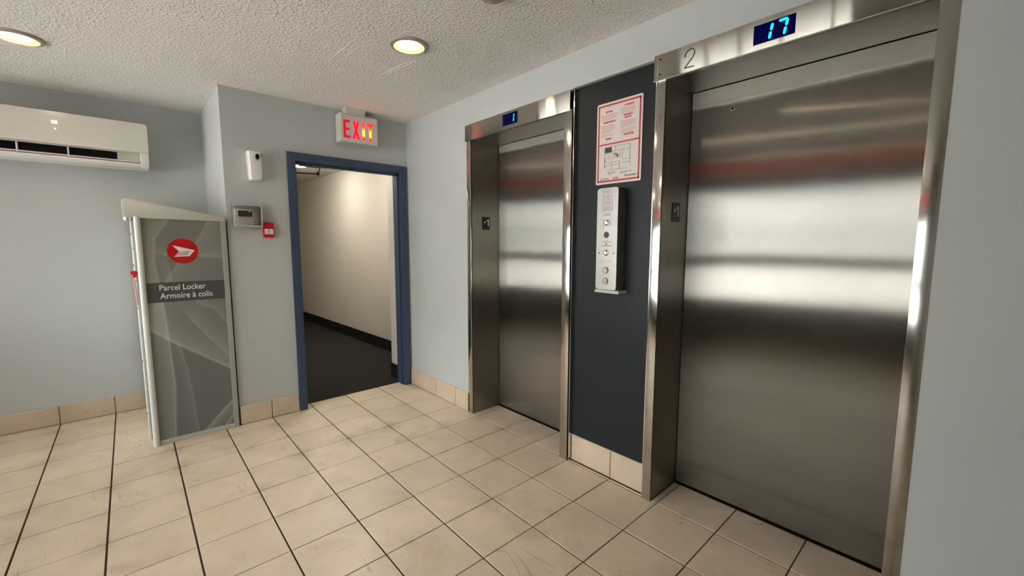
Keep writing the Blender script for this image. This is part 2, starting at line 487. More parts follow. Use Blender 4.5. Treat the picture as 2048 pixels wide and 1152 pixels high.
# door wall (looks towards -y)
DX0, DX1, DZ = -3.16, -.24, 6.55
wf = link('wall_front', B((-4.70, DX0-.02, 3.5, 3.92, 0, ZC), (DX1+.02, .3, 3.5, 3.92, 0, ZC), (DX0-.02, DX1+.02, 3.5, 3.92, DZ+.02, ZC),
                          (-4.70, -4.35, 3.92, 6.9, 0, ZC)), M_wall)
wf['kind'] = 'structure'
wl = link('wall_recess', B((XW-.3, -4.70, YF, YF+.4, 0, ZC)), M_wall); wl['kind'] = 'structure'
pl_ = link('added_light_blocker', B((-9.6, -8.1, YB, -7.15, 0, ZC)), M_wall); pl_['kind'] = 'structure'  # unseen block, added to keep window light off the wall by the right elevator
wk = link('wall_back', B((XW-.3, 1.2, YB-.4, YB, 0, ZC)), M_wall); wk['kind'] = 'structure'
# window wall (looks towards +x), behind the photographer; windows seen mirrored in the steel doors
wy0, wy1, wz0, wz1 = -9.2, 6.2, 1.75, 6.95
ww = link('wall_left', B((XW-.4, XW, YB, wy0, 0, ZC), (XW-.4, XW, wy1, YF+.4, 0, ZC), (XW-.4, XW, wy0, wy1, 0, wz0),
                         (XW-.4, XW, wy0, wy1, wz1, ZC)), [M_darkframe]); ww['kind'] = 'structure'
win = struct('window_1')
link('window_frame', B((XW-.3, XW+.02, wy0, wy1, wz0, wz0+.12), (XW-.3, XW+.02, wy0, wy1, wz1-.12, wz1), (XW-.3, XW+.02, wy0, wy0+.12, wz0, wz1),
                       (XW-.3, XW+.02, wy1-.12, wy1, wz0, wz1)), M_darkframe, win)
link('transom', B((XW-.28, XW+.04, wy0, wy1, 3.45, 3.95)), M_darkframe, win)
k = 5
for q in range(1, k):
    yy = wy0+(wy1-wy0)*q/k
    link('mullion', B((XW-.28, XW+.03, yy-.08, yy+.08, wz0, wz1)), M_darkframe, win)
for q in range(k):
    ya, yb = wy0+(wy1-wy0)*q/k, wy0+(wy1-wy0)*(q+1)/k
    for za, zb in ((wz0, 3.45), (3.95, wz1)):
        link('pane', B((XW-.16, XW-.14, ya, yb, za, zb)), M_glass, win)
rf = link('added_red_band', B((XW, XW+.08, YB, YF, 7.72, 8.05)), M_redglow); rf['kind'] = 'structure'
M_redglow.node_tree.nodes['Principled BSDF'].inputs['Emission Color'].default_value = (.9, .16, .12, 1)
M_redglow.node_tree.nodes['Principled BSDF'].inputs['Emission Strength'].default_value = .4   # unseen glowing band, added to give the steel doors their red reflection
rf = link('trim_2', B((XW, XW+.08, YB, YF, 7.35, 7.72)), M_white); rf['kind'] = 'structure'
# outside: pavement and a pale building over the road
gd = link('ground', B((-220, XW-.4, -150, 150, -1.0, -.1)), M_conc); gd['kind'] = 'structure'
fc = struct('building_opposite')
link('facade', B((-110, -95, -70, 60, -.1, 26)), M_facade, fc)
bm = bmesh.new()
for q in range(-6, 6):
    for z in (4, 14): box(bm, -95.1, -94.9, q*10+1.5, q*10+6.5, z, z+5)
o_ = link('window_row', bm, nmat('grey_facade_glass', (.30,.33,.33), .4), fc); o_['kind'] = 'stuff'
# roof and outer shell keep the sky out
rs = link('roof', B((XW-.4, 8, YB-.5, 40, ZC+.3, ZC+.8), (1.2, 8, YB-.5, 3.92, -.3, ZC+.3)), M_conc); rs['kind'] = 'structure'

# corridor behind the doorway
CZ = 7.8
cf = link('floor_corridor', B((-4.35, 1.9, 3.84, 40, -.3, -.006)), M_carpet); cf['kind'] = 'structure'; cf['label'] = 'charcoal corridor carpet'
cc = link('ceiling_corridor', B((-4.35, 1.9, 3.92, 40, CZ, CZ+.3)), M_corrceil); cc['kind'] = 'structure'
bm = bmesh.new(); prism(bm, [(1.43, 4.6), (.72, 24), (.9, 24), (1.9, 4.6)], 'z', 0, CZ+.1)
cw = link('wall_corridor_right', bm, M_corr); cw['kind'] = 'structure'
ol = link('wall_corridor_left', B((-4.35, -4.2, 3.92, 24, 0, CZ), (-4.35, 1.9, 24, 24.3, 0, CZ)), M_corr); ol['kind'] = 'structure'
st = link('wall_corridor_stub', B((-.12, 1.6, 3.92, 4.62, 0, CZ)), M_corr); st['kind'] = 'structure'
bm = bmesh.new(); prism(bm, [(1.40, 4.62), (.69, 24), (.73, 24), (1.44, 4.62)], 'z', 0, .46)
o_ = link('baseboard_corridor', bm, M_vinyl); o_['kind'] = 'structure'
o_ = link('baseboard_stub', B((-.145, -.118, 3.96, 4.645, 0, .46), (-.145, 1.4, 4.62, 4.645, 0, .46)), M_vinyl); o_['kind'] = 'structure'

# ------------------------------------------------------------------ doorway: blue steel frame, leaf folded back, closer
d1 = struct('door_1', 'doorway with blue steel frame under the exit sign')
def frame_prof(s, xi):
    # frame jamb cross-section (x, y): face, throat and rebate; s=+1 for the right jamb
    P = [(xi+s*.19, 3.52), (xi+s*.19, 3.44), (xi+s*.0, 3.44), (xi, 3.60), (xi-s*.055, 3.60), (xi-s*.055, 3.74), (xi, 3.74), (xi, 3.98), (xi+s*.19, 3.98), (xi+s*.19, 3.92), (xi+s*.03, 3.92), (xi+s*.03, 3.52)]
    return P
for s, xi in ((1, DX1), (-1, DX0)):
    bm = bmesh.new(); prism(bm, frame_prof(s, xi), 'z', 0.0, DZ+.002)
    link('jamb', bm, M_blue, d1)
bm = bmesh.new()
prism(bm, [(3.52, DZ+.215), (3.44, DZ+.215), (3.44, DZ), (3.60, DZ), (3.60, DZ-.055), (3.74, DZ-.055), (3.74, DZ), (3.98, DZ), (3.98, DZ+.215), (3.92, DZ+.215), (3.92, DZ+.03), (3.52, DZ+.03)], 'x', DX0-.19, DX1+.19)
link('head_frame', bm, M_blue, d1)
# open leaf against the left side of the corridor
leaf = link('door_leaf', B((DX0-.16, DX0-.01, 3.99, 6.85, .02, DZ-.02), bevel=.008), M_blue, d1)
o_ = link('door_handle', B((DX0, DX0+.12, 6.4, 6.5, 3.15, 3.25), (DX0+.08, DX0+.12, 6.05, 6.5, 3.17, 3.23)), M_chrome, leaf)
cb = link('closer_body', B((DX0-.01, DX0+.20, 4.35, 5.2, 6.30, 6.50), bevel=.015), M_blackpl, d1)
bm = bmesh.new()
tube(bm, [(-3.0, 4.66, 6.42), (-2.24, 4.6, 6.455)], .022); tube(bm, [(-2.24, 4.6, 6.475), (-2.36, 3.95, 6.60)], .02)
lathe(bm, [(0.001, -.05), (.04, -.05), (.04, .05), (.001, .05)], (-2.24, 4.6, 6.465), 'z', 12)
link('closer_arm', bm, M_blackpl, d1)
link('arm_bracket', B((-2.5, -2.2, 3.76, 4.0, DZ-.03, DZ+.0), (-2.40, -2.32, 3.86, 4.0, DZ-.0, DZ+.06), bevel=.006), M_chrome, d1)
link('head_plate', B((-2.95, -2.45, 3.745, 3.9, DZ-.05, DZ)), M_blackpl, d1)

# ------------------------------------------------------------------ wall base tiles
def base_run(name, cells, face, depth, th=.045, h=.49):
    """cells: list of (a, b) along the wall"""
    e = struct(name)
    lo, hi = min(c[0] for c in cells), max(c[1] for c in cells)
    if face == 'E':
        link('grout_bed', B((depth-.028, depth, lo, hi, 0.0, h-.004)), M_bgrout, e)
    elif face == 'S':
        link('grout_bed', B((lo, hi, depth-.028, depth, 0.0, h-.004)), M_bgrout, e)
    else:
        link('grout_bed', B((depth, depth+.028, lo, hi, 0.0, h-.004)), M_bgrout, e)
    for a, b in cells:
        a += .010; b -= .010
        hh = h+random.uniform(-.006, .006)
        if face == 'E': bm = B((depth-th, depth, a, b, .012, hh), bevel=.008, seg=1)
        else: bm = B((a, b, depth-th, depth, .012, hh), bevel=.008, seg=1)
        link('base_tile', bm, M_btile, e)
    return e
base_run('baseboard_right', [(.41, 1), (1, 2), (2, 3), (3, 3.455)], 'E', 0, th=.04, h=.50)
base_run('baseboard_panel', [(-4.73, -4), (-4, -3.035)], 'E', .12, th=.045, h=.545)
base_run('baseboard_front', [(-4.70, -4), (-4, DX0-.19)], 'S', 3.5, h=.475)
base_run('baseboard_recess', [(i, min(i+1, -4.70)) for i in range(-13, -4)], 'S', YF, h=.455)

# ------------------------------------------------------------------ elevators
def seg7(bm, x, segs, w):
    for (y0, z0, y1, z1) in segs:
        dy, dz = y1-y0, z1-z0; l = math.hypot(dy, dz); nx, nz = -dz/l*w, dy/l*w
        ty, tz = dy/l*w, dz/l*w
        prism(bm, [(y0, z0), (y0+nx+ty, z0+nz+tz), (y1+nx-ty, z1+nz-tz), (y1, z1), (y1-nx-ty, z1-nz-tz), (y0-nx+ty, z0-nz+tz)], 'x', x-.004, x+.003)
def elevator(label, yl, yr, sl, sr, hz0, hz1, hy0, hy1, hx, disp, segs, segw, plate, wide):
    """yl/yr: clear opening; sl/sr: outer edges of the front strips"""
    e = thing('elevator', label, 'elevator', (.45, (yl+yr)/2, 0), 'elevators in the right wall')
    dr = link('door_panel', B((.90, .945, yr+.012, yl-.012, .035, hz0-.010)), M_door, e)
    link('sill', B((.878, .95, yr, yl, -.01, .012)), M_black, e)
    link('shadow_gap', B((.93, .95, yr-.01, yl+.01, 0, hz0+.02)), M_black, e)
    # jambs: front strip with a small returned lip plus the deep return
    o = .018
    link('jamb', B((-o, .02, yl, sl, 0, hz0+.03), bevel=.006), M_strip, e, True)
    link('jamb', B((-o, .02, sr, yr, 0, hz0+.03), bevel=.006), M_strip, e, True)
    link('jamb_return', B((.0, .92, yl, yl+.03, 0, hz0+.02)), M_ret, e)
    link('jamb_return', B((.0, .92, yr-.03, yr, 0, hz0+.02)), M_ret, e)
    link('jamb_edge', B((-.01, .12, sl-.004, sl+.012, 0, hz0)), M_chrome, e)
    link('soffit', B((.0, .90, yr, yl, hz0, hz0+.02)), M_soff, e)
    hd = link('header', B((hx, .02, hy1, hy0, hz0, hz1), bevel=.005), M_head, e, True)
    return e, dr, hd
e1, dr1, hd1 = elevator('left stainless steel elevator entrance with a lit 1 on its header, nearer the doorway', .24, -2.80, .40, -2.995, 7.0, 7.385, .455, -2.95, -.03,
             None, None, None, None, None)
e2, dr2, hd2 = elevator('right stainless steel elevator entrance with a 2 on its header and 17 lit beside it', -4.89, -7.93, -4.735, -8.09, 7.035, 7.435, -4.70, -8.09, -.05,
             None, None, None, None, None)
# displays
dp = link('display', B((-.037, -.028, -1.475, -1.0, 7.085, 7.325)), M_disp, hd1)
bm = bmesh.new(); seg7(bm, -.037, [(-1.375, 7.285, -1.368, 7.215), (-1.366, 7.205, -1.357, 7.125)], .009)
link('lit_digit', bm, M_cyan, hd1)
X2 = -.06
dp = link('display', B((-.057, -.048, -6.632, -6.150, 7.12, 7.362)), M_disp, hd2)
def du(u): return -6.150-.482*u
def dv(v): return 7.362-.242*v
bm = bmesh.new(); seg7(bm, -.057, [(du(.465), dv(.12), du(.435), dv(.49)), (du(.430), dv(.52), du(.40), dv(.90))], .0155)
link('lit_digit', bm, M_cyan, hd2)
bm = bmesh.new(); seg7(bm, -.057, [(du(.61), dv(.14), du(.83), dv(.13)), (du(.82), dv(.13), du(.79), dv(.49)), (du(.785), dv(.52), du(.75), dv(.90))], .0155)
link('lit_digit', bm, M_cyan, hd2)
# engraved numerals
two = [(262,362),(264,345),(272,328),(285,319),(298,318),(309,328),(313,345),(310,362),(300,382),(280,410),(262,437)]
def tp(p, d=0): return (-.051, -5.190-(p[0]-258)/55*.160, 7.362-(p[1]-318)/119*.256)
bm = bmesh.new(); tube(bm, [tp(p) for p in two], .0080, 6); tube(bm, [tp((261, 436)), tp((312, 438))], .0080, 6)
link('numeral', bm, M_ink, hd2)
bm = bmesh.new(); tube(bm, [(-.031, .17, 7.33), (-.031, .17, 7.10)], .004, 6)
link('numeral', bm, M_greyink, hd1)
# screws in the header end plate of the right elevator, small fold line
for z in (7.36, 7.13):
    bm = bmesh.new(); lathe(bm, [(.001, -.006), (.012, -.006), (.012, .004)], (-.052, -4.80, z), 'x', 12); link('screw', bm, M_blackpl, hd2)
link('fold_line', B((-.056, -.05, -4.762, -4.752, 7.05, 7.43)), M_chrome, hd2)
link('lower_lip', B((-.062, .0, -8.09, -4.70, 7.030, 7.044)), M_chrome, hd2)
# key hole in the large door
bm = bmesh.new(); lathe(bm, [(.0005, -.012), (.030, -.012), (.036, .0)], (.90, -5.565, 6.64), 'x', 20); kh = link('key_hole', bm, M_chrome, dr2)
bm = bmesh.new(); lathe(bm, [(.0005, -.016), (.022, -.016), (.022, .0)], (.90, -5.565, 6.64), 'x', 20); link('key_slot', bm, M_black, dr2)
# floor number plates on the left returns
for e, y, x0, x1, z0, z1 in ((e1, .24, .335, .58, 4.82, 5.15), (e2, -4.89, .348, .615, 4.845, 5.165)):
    bm = PR(rrect(x0, x1, z0, z1, .02), 'y', y-.012, y+.002)
    pl = link('floor_plate', bm, M_blackpl, e)
    nx, nz = x0+.150, z0+.095
    one = [(nx+.032, nz), (nx+.060, nz), (nx+.060, nz+.175), (nx+.036, nz+.175), (nx, nz+.145), (nx, nz+.118), (nx+.032, nz+.138)]
    link('plate_numeral', PR(one, 'y', y-.018, y-.012), M_whiteink, pl)
    star = [(x0+.085+(.036 if i % 2 == 0 else .015)*math.sin(math.pi*i/5), z0+.19+(.036 if i % 2 == 0 else .015)*math.cos(math.pi*i/5)) for i in range(10)]
    link('plate_star', PR(star, 'y', y-.018, y-.012), M_whiteink, pl)
    bm = bmesh.new()
    for q in range(4): box(bm, x0+.12+q*.022, x0+.13+q*.022, y-.016, y-.011, z0+.05, z0+.06)
    link('braille', bm, M_blackpl, pl)

# dark panel between the elevators
pn = thing('wall_panel', 'tall dark navy wall panel between the two elevators', 'wall panel', (.09, -3.87, .55))
link('panel_board', B((.085, .12, -4.735, -3.035, .55, WB+.02)), M_navy, pn)
link('side_trim', B((.0, .12, -3.034, -3.022, 0.0, WB)), M_chrome, pn)
link('side_gap', B((.06, .12, -3.03, -3.0, .0, WB)), M_black, pn)
link('base_strip', B((.06, .12, -4.735, -3.035, .545, .56)), M_frameL, pn)

# ------------------------------------------------------------------ notice on the panel
PX = .085
nt_ = thing('notice_board', 'red-bordered white fire safety notice with floor plan above the call station', 'sign', (PX, -3.96, 5.55))
def yz(u, v):   # u right, v down on the notice
    return -3.525-u*.93, 6.975-v*1.425
def rect_on(bm, u0, v0, u1, v1, d0=.024, d1=.020):
    a = yz(u0, v0); b = yz(u1, v1); box(bm, PX-d0, PX-d1, b[0], a[0], b[1], a[1])
bd = link('board', PR(rrect(-3.525-.93, -3.525, 6.975-1.425, 6.975, .03), 'x', PX-.02, PX), M_paper, nt_)
bm = bmesh.new()
for r in ((.035,.025,.965,.045), (.035,.955,.965,.975), (.035,.025,.065,.975), (.935,.025,.965,.975), (.05,.500,.95,.517)): rect_on(bm, *r)
link('red_border', bm, M_redprint, bd)
rnd = random.Random(3)
def para(bm, u0, u1, v, lines, hgt, gap, center=False, full=.95):
    for i in range(lines):
        w_ = (u1-u0)*(rnd.uniform(.75, 1) if i < lines-1 else rnd.uniform(.35, .8))
        s = u0+(u1-u0-w_)/2 if center else u0
        x = s
        while x < s+w_-.005:
            wd = min(rnd.uniform(.018, .06), s+w_-x)
            rect_on(bm, x, v+i*gap, x+wd, v+i*gap+hgt, .022, .019); x += wd+.011
bm = bmesh.new()
for (u0, u1, v, n) in ((.12,.44,.115,1), (.56,.88,.085,1), (.12,.46,.24,1), (.60,.80,.20,2), (.16,.40,.445,1), (.58,.86,.43,1)):
    para(bm, u0, u1, v-.012, n, .020, .030, True)
for b0, b1 in ((.12,.44),):
    pass
link('heading_lines', bm, M_redprint, bd)
bm = bmesh.new()
for (u0, u1, v, n) in ((.10,.46,.145,5), (.10,.46,.272,7), (.10,.46,.385,3), (.54,.90,.112,5), (.54,.90,.262,6), (.54,.90,.36,4)):
    para(bm, u0, u1, v, n, .0075, .0145)
link('text_lines', bm, M_redfaint, bd)
bm = bmesh.new()
def ln(u0, v0, u1, v1, w=.006):
    if abs(u0-u1) < 1e-6: rect_on(bm, u0-w/2, min(v0, v1), u0+w/2, max(v0, v1))
    else: rect_on(bm, min(u0, u1), v0-w*.33, max(u0, u1), v0+w*.33)
for a in ((.20,.545,.76,.545),(.20,.545,.20,.80),(.76,.545,.76,.78),(.24,.83,.72,.83),(.36,.545,.36,.60),(.44,.545,.44,.60),(.36,.60,.76,.60),(.20,.63,.40,.63),
          (.60,.60,.60,.70),(.60,.72,.76,.72),(.60,.76,.76,.76),(.40,.60,.40,.68),(.20,.69,.40,.69),(.20,.735,.56,.735),(.40,.68,.54,.68),(.36,.735,.36,.83),(.54,.62,.54,.70),
          (.42,.64,.50,.64),(.46,.62,.46,.69),(.50,.65,.50,.70),(.38,.77,.54,.77),(.54,.74,.54,.83),(.24,.66,.34,.66),(.20,.77,.34,.77)): ln(*a)
link('floor_plan', bm, M_greyink, bd)
bm = bmesh.new(); rect_on(bm, .205, .55, .355, .615); rect_on(bm, .43, .625, .445, .66); rect_on(bm, .47, .645, .495, .675); rect_on(bm, .195, .70, .212, .73); rect_on(bm, .195, .77, .212, .79)
link('plan_blocks', bm, M_ink, bd)
bm = bmesh.new(); para(bm, .10, .34, .925, 3, .008, .013); para(bm, .56, .84, .865, 2, .008, .014)
link('legend_lines', bm, M_blueink, bd)
bm = bmesh.new(); para(bm, .40, .54, .925, 3, .008, .013); link('legend_marks', bm, M_redprint, bd)
bm = bmesh.new(); para(bm, .28, .46, .855, 3, .006, .012); link('key_lines', bm, M_greyink, bd)
a = yz(.66, .932); text('FLOOR 1', 'floor_lettering', 'E', a[0], a[1], PX-.02, .25, .034, M_ink, bd, thick=.003, bold=.02)

# ------------------------------------------------------------------ hall call station
cs = thing('call_station', 'brushed steel hall call station with keyholes and up and down buttons', 'call panel', (PX, -3.97, 3.6))
SX = -.17
link('housing', B((SX+.012, PX, -4.175, -3.750, 3.655, 5.445), bevel=.012), M_ret, cs, True)
fp = link('face_plate', PR(rrect(-4.180, -3.745, 3.652, 5.448, .05), 'x', SX, SX+.014, bevel=.004), M_box, cs)
link('bottom_ledge', B((SX-.02, PX, -4.25, -3.74, 3.595, 3.648), bevel=.006), M_frameL, cs)
YC = -3.955
for z, nm in ((4.845, 'key_switch'), (4.31, 'key_switch')):
    bm = bmesh.new(); lathe(bm, [(.0005, -.03), (.034, -.03), (.036, -.02), (.045, -.018), (.055, 0)], (SX, YC, z), 'x', 24); o = link(nm, bm, M_chrome, fp, True)
    bm = bmesh.new(); ringprism(bm, circ(YC, z, .033, 24), circ(YC, z, .024, 24), 'x', SX-.033, SX-.029); link('switch_ring', bm, M_blackpl, fp)
    link('key_slot', B((SX-.034, SX-.029, YC-.003, YC+.003, z-.016, z+.016)), M_ink, fp)
bm = bmesh.new(); lathe(bm, [(.0005, -.004), (.05, -.004), (.055, 0)], (SX, YC, 4.628), 'x', 24); link('dark_lens', bm, M_blackpl, fp)
for y, z in ((YC, 4.468), (-3.81, 4.307), (-4.115, 4.303)):
    bm = bmesh.new(); lathe(bm, [(.0005, -.003), (.013, -.003), (.014, 0)], (SX, y, z), 'x', 12); link('indicator_dot', bm, M_ink, fp)
for z, up in ((4.0, 1), (3.808, -1)):
    bm = bmesh.new(); ringprism(bm, circ(YC, z, .060, 28), circ(YC, z, .050, 28), 'x', SX-.012, SX); bt = link('button_ring', bm, M_greyink, fp)
    bm = bmesh.new(); lathe(bm, [(.0005, -.016), (.045, -.016), (.049, -.010), (.049, 0)], (SX, YC, z), 'x', 28); bt = link('call_button', bm, M_box, fp, True)
    bt['label'] = 'up call button' if up > 0 else 'down call button'
    if up > 0:
        pts = [(YC-.020, z-.018), (YC, z+.020), (YC+.020, z-.018), (YC+.012, z-.018), (YC, z+.004), (YC-.012, z-.018)]
    else: pts = [(YC-.022, z+.014), (YC, z-.022), (YC+.022, z+.014)]
    link('arrow', PR(pts, 'x', SX-.019, SX-.015), M_greyink, fp)
def yzb(u, v): return -3.745-u*.435, 5.448-v*1.796
bm = bmesh.new()
def rb(u0, v0, u1, v1):
    a = yzb(u0, v0); b = yzb(u1, v1); box(bm, SX-.003, SX+.001, b[0], a[0], b[1], a[1])
def frame(u0, v0, u1, v1, t=.012):
    rb(u0, v0, u1, v0+t*.3); rb(u0, v1-t*.3, u1, v1); rb(u0, v0, u0+t, v1); rb(u1-t, v0, u1, v1)
frame(.30, .018, .68, .115); frame(.26, .12, .74, .23)
link('label_frame', bm, M_redfaint, fp)
bm = bmesh.new()
def lines(u0, u1, v, n, gap, h=.0055):
    for i in range(n):
        w_ = (u1-u0)*rnd.uniform(.7, 1); x = (u0+u1-w_)/2; e_ = x+w_
        while x < e_:
            d = min(rnd.uniform(.03, .08), e_-x); rb(x, v+i*gap, x+d, v+i*gap+h); x += d+.02
lines(.34, .64, .03, 2, .014); lines(.34, .64, .07, 3, .014); lines(.31, .69, .135, 2, .016); lines(.31, .69, .175, 4, .013)
lines(.30, .70, .247, 2, .014); lines(.38, .60, .508, 1, .01); lines(.30, .70, .522, 1, .01); lines(.25, .75, .553, 2, .012); lines(.40, .60, .595, 1, .01)
lines(.15, .8, .70, 2, .015, .003)
rb(.33, .30, .338, .40); rb(.66, .31, .668, .37)
link('engraved_lines', bm, M_greyink, fp)

# ------------------------------------------------------------------ parcel locker
lk = thing('parcel_locker', 'grey parcel locker with red round emblem standing in the recess beside the doorway', 'locker', (-5.53, 4.9, 0))
Y0 = 3.45; TL = -6.345; BL = -6.30   # left edge at top / bottom
link('body', B((-6.315, -4.75, Y0+.05, 6.42, .02, 5.0), bevel=.01), M_frameG, lk)
# printed side panel: colour attribute holds the print
NX, NZ = 90, 230
bm = bmesh.new(); cl_ = bm.verts.layers.float_color.new('print')
ribs = [([(.86,-.01),(.72,.08),(.39,.21),(.2,.30),(.1,.37)], .10, .10, 1), ([(.36,-.01),(.14,.09),(.12,.2),(.16,.30)], .07, .12, -1),
        ([(.24,.16),(.6,.165),(1.02,.175)], .05, .10, 1), ([(.17,.36),(.20,.45),(.22,.58),(.245,.75),(.20,1.0)], .10, .17, -1),
        ([(-.02,.485),(.33,.57),(.7,.65),(1.02,.72)], .10, .20, 1), ([(.60,1.0),(.8,.94),(1.02,.875)], .05, .20, -1),
        ([(.33,.56),(.42,.7),(.47,.85),(.5,1.0)], .05, .08, -1), ([(.5,.45),(.78,.57),(1.02,.66)], .07, .10, 1),
        ([(.88,1.0),(1.02,.94)], .03, .14, -1), ([(.60,.38),(.85,.42),(1.02,.5)], .06, .08, 1), ([(.05,.3),(.2,.36),(.32,.34),(.28,.2)], .06, .07, 1)]
def ribval(u, v):
    s = 0
    for pts, w_, amp, sg in ribs:
        best = 9; bs = 0
        for (a, b), (c, d) in zip(pts, pts[1:]):
            ax, ay, cx_, cy_ = a*.5, b*1.4, c*.5, d*1.4; px, py = u*.5, v*1.4
            dx, dy = cx_-ax, cy_-ay; t = max(0, min(1, ((px-ax)*dx+(py-ay)*dy)/(dx*dx+dy*dy)))
            ex, ey = px-ax-t*dx, py-ay-t*dy; dd = math.hypot(ex, ey)
            if dd < best: best = dd; bs = (dx*ey-dy*ex)*sg
        wide = w_*1.6 if bs < 0 else .008
        s += amp*math.exp(-best/wide*1.6)+.6*amp*math.exp(-(best/.006)**2)
    return s
grid = []
for iz in range(NZ+1):
    row = []
    for ix in range(NX+1):
        u, v = ix/NX, iz/NZ
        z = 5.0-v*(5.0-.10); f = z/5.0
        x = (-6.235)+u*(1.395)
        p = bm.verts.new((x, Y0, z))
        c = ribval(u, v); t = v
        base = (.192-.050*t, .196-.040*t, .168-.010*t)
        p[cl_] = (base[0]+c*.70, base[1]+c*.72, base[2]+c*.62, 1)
        row.append(p)
    grid.append(row)
for iz in range(NZ):
    for ix in range(NX): bm.faces.new((grid[iz][ix], grid[iz+1][ix], grid[iz+1][ix+1], grid[iz][ix+1]))
ed = [e for e in bm.edges if len(e.link_faces) == 1]
ex = bmesh.ops.extrude_edge_only(bm, edges=ed)
for v in [g_ for g_ in ex['geom'] if isinstance(g_, bmesh.types.BMVert)]: v.co.y += .04
M_print = nmat('printed_side_panel', (.2,.2,.18), .32, spec=.4)
at = N(M_print, 'ShaderNodeAttribute', attribute_name='print'); L(M_print, at.outputs['Color'], BS(M_print).inputs['Base Color'])
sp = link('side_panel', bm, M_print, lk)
# frame members
def vprof(x0, x1, y0, y1, r):
    return rrect(x0, x1, y0, y1, r, 4)
bm = bmesh.new(); prism(bm, vprof(TL+.0, -6.235, Y0-.06, Y0+.12, .05), 'z', .0, 5.02); link('front_post', bm, M_frameW, lk, True)
link('rear_post', B((-4.84, -4.735, Y0-.015, Y0+.1, 0.0, 5.0), bevel=.008), M_frameG, lk)
link('bottom_rail', B((-6.235, -4.84, Y0-.015, Y0+.06, .0, .105), bevel=.006), M_frameL, lk)
# doors on the left face, seen edge-on
zs = [.12, 1.30, 2.50, 3.65, 4.35, 4.96]
for a, b in zip(zs, zs[1:]):
    dd = link('locker_door', B((-6.395, -6.33, Y0+.16, 6.35, a, b-.02), bevel=.012), M_frameW, lk)
    link('lock_barrel', B((-6.405, -6.39, Y0+.20, Y0+.235, (a+b)/2-.02, (a+b)/2+.02)), M_blackpl, dd)
link('door_gap_strip', B((-6.35, -6.31, Y0+.10, Y0+.17, .1, 4.98)), M_black, lk)
link('kick_plate', B((-6.34, -6.30, Y0+.12, 6.35, .0, .12)), M_frameW, lk)
rt = link('red_latch', B((-6.46, -6.36, Y0+.06, Y0+.14, 3.80, 3.87), (-6.43, -6.37, Y0+.04, Y0+.12, 3.74, 3.88), bevel=.01), M_red, lk)
bm = bmesh.new(); tube(bm, [(-6.415, Y0+.1, 3.72), (-6.405, Y0+.1, 3.45), (-6.39, Y0+.1, 3.15)], .018); link('red_strap', bm, M_redfaint, lk)
# tapered cap with rounded nose
cap = [(-6.50, 5.03), (-6.46, 4.985), (-4.745, 4.965), (-4.745, 5.055), (-6.36, 5.375), (-6.44, 5.385), (-6.49, 5.35), (-6.505, 5.28)]
capob = link('cap', PR(cap, 'y', Y0-.04, 6.38, bevel=.02), M_cream, lk, True)
link('cap_label', B((-6.515, -6.503, Y0+.12, 4.9, 5.08, 5.31)), M_redfaint, lk)
text('PARCEL', 'label_lettering', 'S', -6.512, 5.10, Y0+.12, .006, .15, M_whiteink, lk)
bm = bmesh.new(); lathe(bm, [(.001, 0), (.075, 0), (.075, .04), (.001, .04)], (-6.43, Y0+.09, 4.945), 'z', 20); link('camera_dome', bm, M_chrome, lk)
# emblem and lettering
EY = Y0-.002
ec, ez, er = -5.567, 4.29, .275
em = link('emblem_disc', PR(circ(ec, ez, er, 48), 'y', EY-.004, EY+.001), M_red, lk)
def ep(p): return (ec+(p[0]-648)/142*er, ez-(p[1]-540-(p[0]-648)*.02)/115*er)
wing = [(556,484),(757,536),(705,590),(566,590),(580,577),(588,569),(602,555),(612,541)]
link('emblem_wing', PR([ep(p) for p in wing], 'y', EY-.007, EY-.003), M_whiteink, em)
for a in ([(600,546),(724,542),(714,548),(600,550)], [(588,560),(712,556),(700,563),(588,565)], [(572,574),(694,570),(686,576),(572,579)]):
    link('emblem_slit', PR([ep(p) for p in a], 'y', EY-.009, EY-.006), M_red, em)
bnd = link('name_band', B((-6.235, -4.842, EY-.004, EY+.001, 3.18, 3.61)), M_band, lk)
text('Parcel Locker', 'lettering', 'S', -6.02, 3.435, EY-.004, .815, .125, M_whiteink, bnd, bold=.008)
text('Armoire à colis', 'lettering', 'S', -6.02, 3.255, EY-.004, .935, .125, M_whiteink, bnd, bold=.008)

# ------------------------------------------------------------------ air conditioner
ac = thing('air_conditioner', 'white wall-mounted split air conditioner high on the recess wall', 'air conditioner', (-7.5, YF, 6.33))
AL, AR = -9.15, -5.915
prof = [(YF-.005, 6.36), (YF-.005, 7.38), (YF-.25, 7.40), (YF-.58, 7.37), (YF-.66, 7.30), (YF-.70, 6.95), (YF-.70, 6.72), (YF-.50, 6.66), (YF-.44, 6.50), (YF-.55, 6.45), (YF-.66, 6.44), (YF-.665, 6.38), (YF-.60, 6.335), (YF-.2, 6.31)]
link('housing', PR(prof, 'x', AL+.08, AR-.08, bevel=0), M_white, ac)
side = [(YF-.005, 6.36), (YF-.005, 7.38), (YF-.25, 7.40), (YF-.58, 7.37), (YF-.67, 7.30), (YF-.705, 6.95), (YF-.705, 6.60), (YF-.69, 6.40), (YF-.61, 6.33), (YF-.2, 6.31)]
for xa, xb in ((AR-.16, AR), (AL, AL+.16)):
    link('end_cap', PR(side, 'x', xa, xb, bevel=.015), M_white, ac, True)
